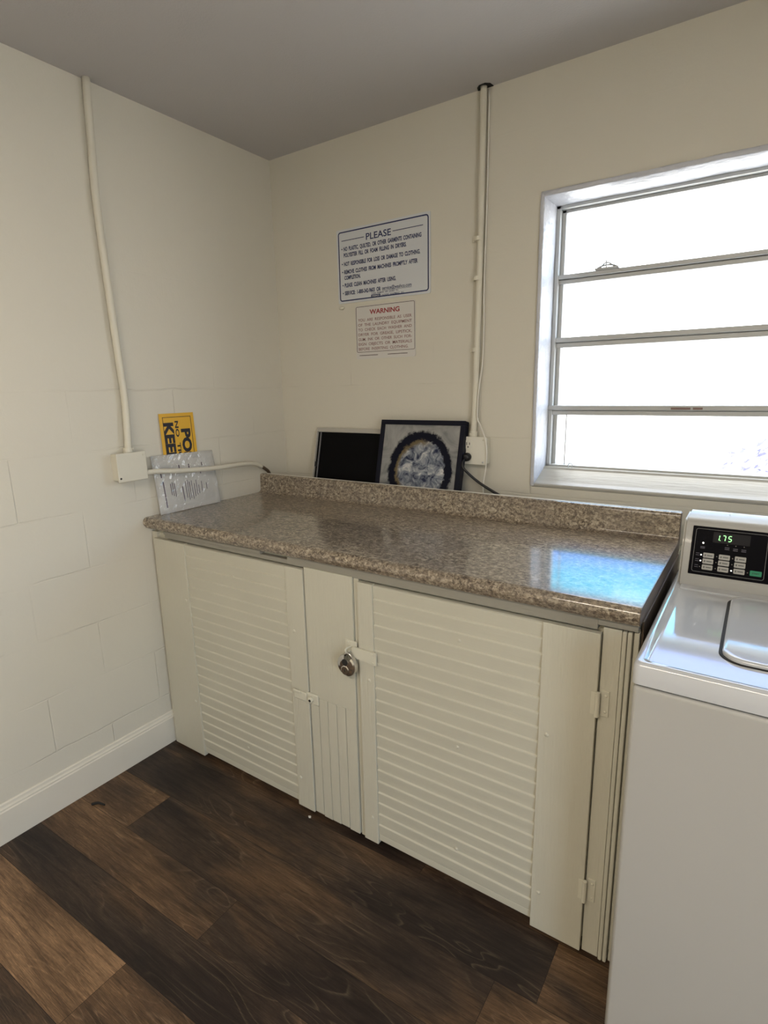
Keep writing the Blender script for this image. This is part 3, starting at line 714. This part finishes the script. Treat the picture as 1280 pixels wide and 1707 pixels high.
# ================================================================ BACK WALL
def sign(name, label, x0, x1, z0, z1, m, tiltz=0.):
    t_ = thing(name, label, 'sign', ((x0+x1)/2, -.002, z0)); bm = bmesh.new()
    prism(bm, rrect(x0, x1, z0, z1, .006), alongy, -.0005, -.003); b_ = obj('board', bm, m, t_); return t_, b_
ns, nb = sign('notice_sign', 'white notice sign headed PLEASE with blue bulleted laundry rules', .3600, .8060, 1.7690, 2.0565, M_sign)
bm = bmesh.new(); ring_band(bm, .3685, .7985, 1.7775, 2.0480, .012, .0045, alongy, -.0028, -.0036); obj('border', bm, M_blue, nb)
sf = lambda x, z, d: (x, -.0030-d, z)
bm = bmesh.new(); X0 = .395
prism(bm, [(.386, 2.012), (.500, 2.012), (.500, 2.0145), (.386, 2.0145)], alongy, -.0028, -.0036)
prism(bm, [(.638, 2.012), (.774, 2.012), (.774, 2.0145), (.638, 2.0145)], alongy, -.0028, -.0036)
merge(bm, text('PLEASE', sf, width=.120, cap=.0245, x=.510, z=2.0005, bold=.015))
for bl, s_, wd, z in ((1, 'NO PLASTIC, QUILTED, OR OTHER GARMENTS CONTAINING', .372, 1.9740), (0, 'POLYESTER FILL OR FOAM FILLING IN DRYERS.', .305, 1.9500),
                      (1, 'NOT RESPONSIBLE FOR LOSS OR DAMAGE TO CLOTHING.', .366, 1.9160), (1, 'REMOVE CLOTHES FROM MACHINES PROMPTLY AFTER', .355, 1.8850),
                      (0, 'COMPLETION.', .083, 1.8625), (1, 'PLEASE CLEAN MACHINES AFTER USING.', .255, 1.8330), (1, 'SERVICE: 1-800-342-9603 OR', .182, 1.8020)):
    merge(bm, text(s_, sf, width=wd, cap=.0150, x=X0, z=z, bold=.038))
    if bl: merge(bm, lathe(bmesh.new(), [(.0026, 0), (.0026, .0006)], (.3865, -.0030, z+.0078), (0, -1, 0), 10))
merge(bm, text('service@washco.com', sf, width=.138, cap=.0130, x=.5835, z=1.8035, bold=.018))
prism(bm, [(.5835, 1.8000), (.7215, 1.8000), (.7215, 1.8012), (.5835, 1.8012)], alongy, -.0028, -.0036)
merge(bm, text('THESE PREMISES ARE LEASED TO', sf, width=.130, cap=.0055, x=.530, z=1.7925, bold=.015))
merge(bm, text('LAUNDRY EQUIPMENT, INC.', sf, width=.108, cap=.0055, x=.580, z=1.7835-.0015, bold=.015))
obj('lettering', bm, M_blue, nb)
bm = bmesh.new(); prism(bm, rrect(.529, .574, 1.7785+.0015, 1.7905, .002), alongy, -.0028, -.0036); lg = obj('logo', bm, M_blue, nb)
obj('lettering', text('WASHCO', lambda x, z, d: (x, -.0036-d, z), width=.037, cap=.0062, x=.533, z=1.7820, bold=.02), M_sign, lg)

ws_, wb = sign('warning_sign', 'small white WARNING sign with dark red text below the notice sign', .4465, .7370, 1.5385, 1.7515, M_sign2)
bm = bmesh.new(); ring_band(bm, .4495, .7345, 1.566, 1.7490, .006, .0018, alongy, -.0028, -.0036)
prism(bm, [(.462, 1.5520), (.556, 1.5520), (.556, 1.5545), (.462, 1.5545)], alongy, -.0028, -.0036); prism(bm, [(.605, 1.5520), (.700, 1.5520), (.700, 1.5545), (.605, 1.5545)], alongy, -.0028, -.0036)
obj('border', bm, M_thin, wb)
obj('heading', text('WARNING', sf, width=.146, cap=.0180, x=.592, z=1.7160, align='C', bold=.03), M_red, wb)
bm = bmesh.new()
for k, s_ in enumerate(('YOU ARE RESPONSIBLE AS USER', 'OF THE LAUNDRY EQUIPMENT', 'TO CHECK EACH WASHER AND', 'DRYER FOR GREASE, LIPSTICK,', 'GUM, INK OR OTHER SUCH FOR-', 'EIGN OBJECTS OR MATERIALS', 'BEFORE INSERTING CLOTHING.')):
    merge(bm, text(s_, sf, width=.262 if k < 6 else .245, cap=.0112, x=.459, z=1.6900-k*.0193, bold=.012))
obj('lettering', bm, M_red2, wb)
bm = bmesh.new(); lathe(bm, [(.014, 0), (.013, .005), (.007, .009), (.001, .010)], (.374, 0, 1.7525), (0, -1, 0), 12)
for v in bm.verts: v.co.z = 1.7525+(v.co.z-1.7525)*.55
single('paint_lump', bm, M_pipe, 'small lump of painted putty on the wall at the notice sign corner', 'putty', (.374, 0, 1.7525), True)

bc = thing('back_wall_conduit', 'cream painted conduit running down the back wall to the power outlet', 'conduit', (1.0, -.016, 1.23))
obj('pipe', T([(1.018, -.015, 2.40), (1.016, -.015, 2.2), (1.0145, -.015, 2.0), (1.0125, -.015, 1.8), (1.0085, -.016, 1.6), (1.0060, -.018, 1.45), (1.0030, -.020, 1.30), (1.001, -.024, 1.229)], .0115, 14), M_pipe, bc, True)
for zc in (1.927, 1.795, 1.548, 1.292):
    bm = bmesh.new(); xx = 1.0055+.012*max(0, (zc-1.4))*.9-.003
    tube(bm, [(xx, -.016, zc-.007), (xx, -.016, zc+.007)], .0155, 14, smooth=False); box(bm, xx-.030, xx, -.004, -.0005, zc-.007, zc+.007, .001); obj('strap', bm, M_pipe, bc)
bm = bmesh.new(); tube(bm, [(1.001, -.024, 1.228), (1.001, -.024, 1.250)], .0155, 14, smooth=False); dome(bm, (.997, -.040, 1.240), (0, -1, 0), .005); obj('connector', bm, M_pipe, bc)
bm = bmesh.new(); prism(bm, [(.990, 0), (1.047, 0), (1.044, -.022), (1.030, -.034), (1.008, -.032), (.996, -.020)], alongz, H-.0015, H+.0005); struct('hole_disc_1', bm, M_dark)  # flat dark patch painted for the dark hole in the ceiling round the conduit
tc_ = single('thin_cable', T([(1.034, -.006, 2.39), (1.033, -.006, 2.1), (1.030, -.007, 1.9), (1.029, -.010, 1.75), (1.030, -.008, 1.62), (1.0275, -.010, 1.50), (1.022, -.022, 1.42), (1.021, -.030, 1.36), (1.021, -.032, 1.30), (1.034, -.034, 1.275), (1.056, -.045, 1.235), (1.068, -.052, 1.20), (1.070, -.052, 1.15), (1.062, -.045, 1.10), (1.056, -.045, 1.06), (1.056, -.045, 1.0)], .0026, 8),
       M_cable, 'thin white cable following the back wall conduit past the outlet', 'cable', (1.056, -.045, 1.0), True)
ob_ = thing('power_outlet', 'white surface-mounted outlet box with one duplex receptacle beside the painting', 'power outlet', (1.01, -.02, 1.125))
obj('box', B(.966, 1.062, -.040, -.0005, 1.129, 1.228, .003), M_pipe, ob_)
pt = obj('cover_plate', B(.963, 1.0655, -.045, -.040, 1.126, 1.2315, .0025), M_socket, ob_)
for zc in (1.2015, 1.158):
    bm = bmesh.new(); prism(bm, rrect(.976, 1.008, zc-.016, zc+.016, .010), lambda p, s: (p[0], s, p[1]), -.0445, -.0475); sk_ = obj('socket', bm, M_socket, pt)
    bm = bmesh.new(); box(bm, .9845, .9870, -.0480, -.0470, zc-.002, zc+.009); box(bm, .9965, .9990, -.0480, -.0470, zc-.001, zc+.008); lathe(bm, [(.0028, 0), (.0028, .0006)], (.9915, -.0474, zc-.009), (0, -1, 0), 10); obj('slots', bm, M_dark, sk_)
for zc in (1.220, 1.136):
    bm = bmesh.new(); dome(bm, (1.052, -.045, zc), (0, -1, 0), .004); obj('screw', bm, M_pipe if zc > 1.2 else M_alu, pt)
pc = thing('plug_cord', 'black plug and cord in the lower outlet dropping behind the backsplash', 'cord', (.992, -.06, 1.15))  # plain power cord with its plug, not an extension lead
bm = bmesh.new(); lathe(bm, [(.015, 0), (.0165, .006), (.0155, .018), (.010, .024)], (.992, -.0482, 1.156), (0, -1, -.1), 16); obj('plug', bm, M_plug, pc, True)
obj('cord', T([(.990, -.066, 1.152), (.986, -.082, 1.138), (.992, -.088, 1.118), (1.015, -.080, 1.092), (1.050, -.068, 1.062), (1.095, -.060, 1.035), (1.145, -.058, 1.010), (1.18, -.058, .985)], lambda t_: .0042+.0016*t_, 10), M_plug, pc, True)

# frames leaning in the gap behind the backsplash
def leaning(name, label, x0, w, h, zb, ybot, ytop):
    """thing whose local frame has its origin at the lower left front corner, z up the lean"""
    L_ = h; dz = math.sqrt(L_*L_-(ybot-ytop)**2); ang = math.atan2(ytop-ybot, dz)
    t_ = bpy.data.objects.new(name, None); C.objects.link(t_); t_.location = (x0, ybot, zb); t_.rotation_euler = (-ang, 0, 0); t_.empty_display_size = .05
    t_['label'] = label; t_['category'] = 'picture frame' if 'painting' in label else 'board'
    return t_
bw = leaning('framed_board', 'plain black board in a thin white frame leaning behind the backsplash', .222, .50, .352, .905, -.100, -.020)
bm = bmesh.new(); w_, h_ = .50, .352
box(bm, 0, w_, 0, .018, h_-.019, h_, .001); box(bm, 0, w_, 0, .018, 0, .019, .001); box(bm, 0, .0055, 0, .018, .0195, h_-.0195, .0008); box(bm, w_-.0055, w_, 0, .018, .0195, h_-.0195, .0008)
obj('frame', bm, M_frame_w, bw)
obj('panel', B(.0055, w_-.0055, .010, .014, .019, h_-.019), M_glassblack, bw)
obj('inner_strip', B(.0175, .0245, .006, .010, .019, h_-.019, .0008), M_inner, bw, label='grey strip inside the frame')
obj('clip', B(.006, .016, .002, .010, .175, .198, .001), M_black, bw)
aw = leaning('framed_painting', 'square abstract painting of a dark ring in a deep black frame', .600, .382, .392, .909, -.1405, -.051)
w_, h_ = .382, .392; bm = bmesh.new(); fw = .0185
box(bm, 0, w_, 0, .034, h_-fw, h_, .0015); box(bm, 0, w_, 0, .034, 0, fw, .0015); box(bm, 0, fw, 0, .034, fw, h_-fw, .0015); box(bm, w_-fw, w_, 0, .034, fw, h_-fw, .0015)
obj('frame', bm, M_navy, aw); obj('canvas', B(fw-.001, w_-fw+.001, .006, .010, fw-.001, h_-fw+.001), M_art, aw)

# ================================================================ SMALL THINGS
bm = bmesh.new(); tube(bm, [(.085, -1.165, .0045), (.098, -1.152, .0065), (.112, -1.146, .0055), (.127, -1.142, .004)], lambda t_: .005-.002*t_, 8)
single('twig', bm, M_dark, 'small dark twig lying on the floor near the left baseboard', 'twig', (.1, -1.15, 0), True)
bm = bmesh.new(); prism(bm, [(.768, -.7935), (.774, -.7975), (.780, -.794), (.776, -.789)], alongz, .0, .004)
single('paint_chip', bm, M_cable, 'tiny white paint chip on the floor below the cabinet', 'paint chip', (.774, -.793, 0))
bm = bmesh.new(); lathe(bm, [(.0042, 0), (.0045, .001), (.002, .0015)], (1.5676, 0, .986), (0, -1, 0), 12)  # raised dark disc added for a small dark hole in the wall
single('hole_dot', bm, M_dark, 'dark disc for a small hole in the wall just under the window sill', 'screw', (1.5676, 0, .986))
# fluorescent fitting on the ceiling behind the photographer
cl_ = thing('ceiling_light', 'long white fluorescent ceiling light', 'ceiling light', (1.55, -2.75, H))
obj('housing', B(.92, 2.18, -2.88, -2.62, 2.345, H, .01), M_wtop, cl_)
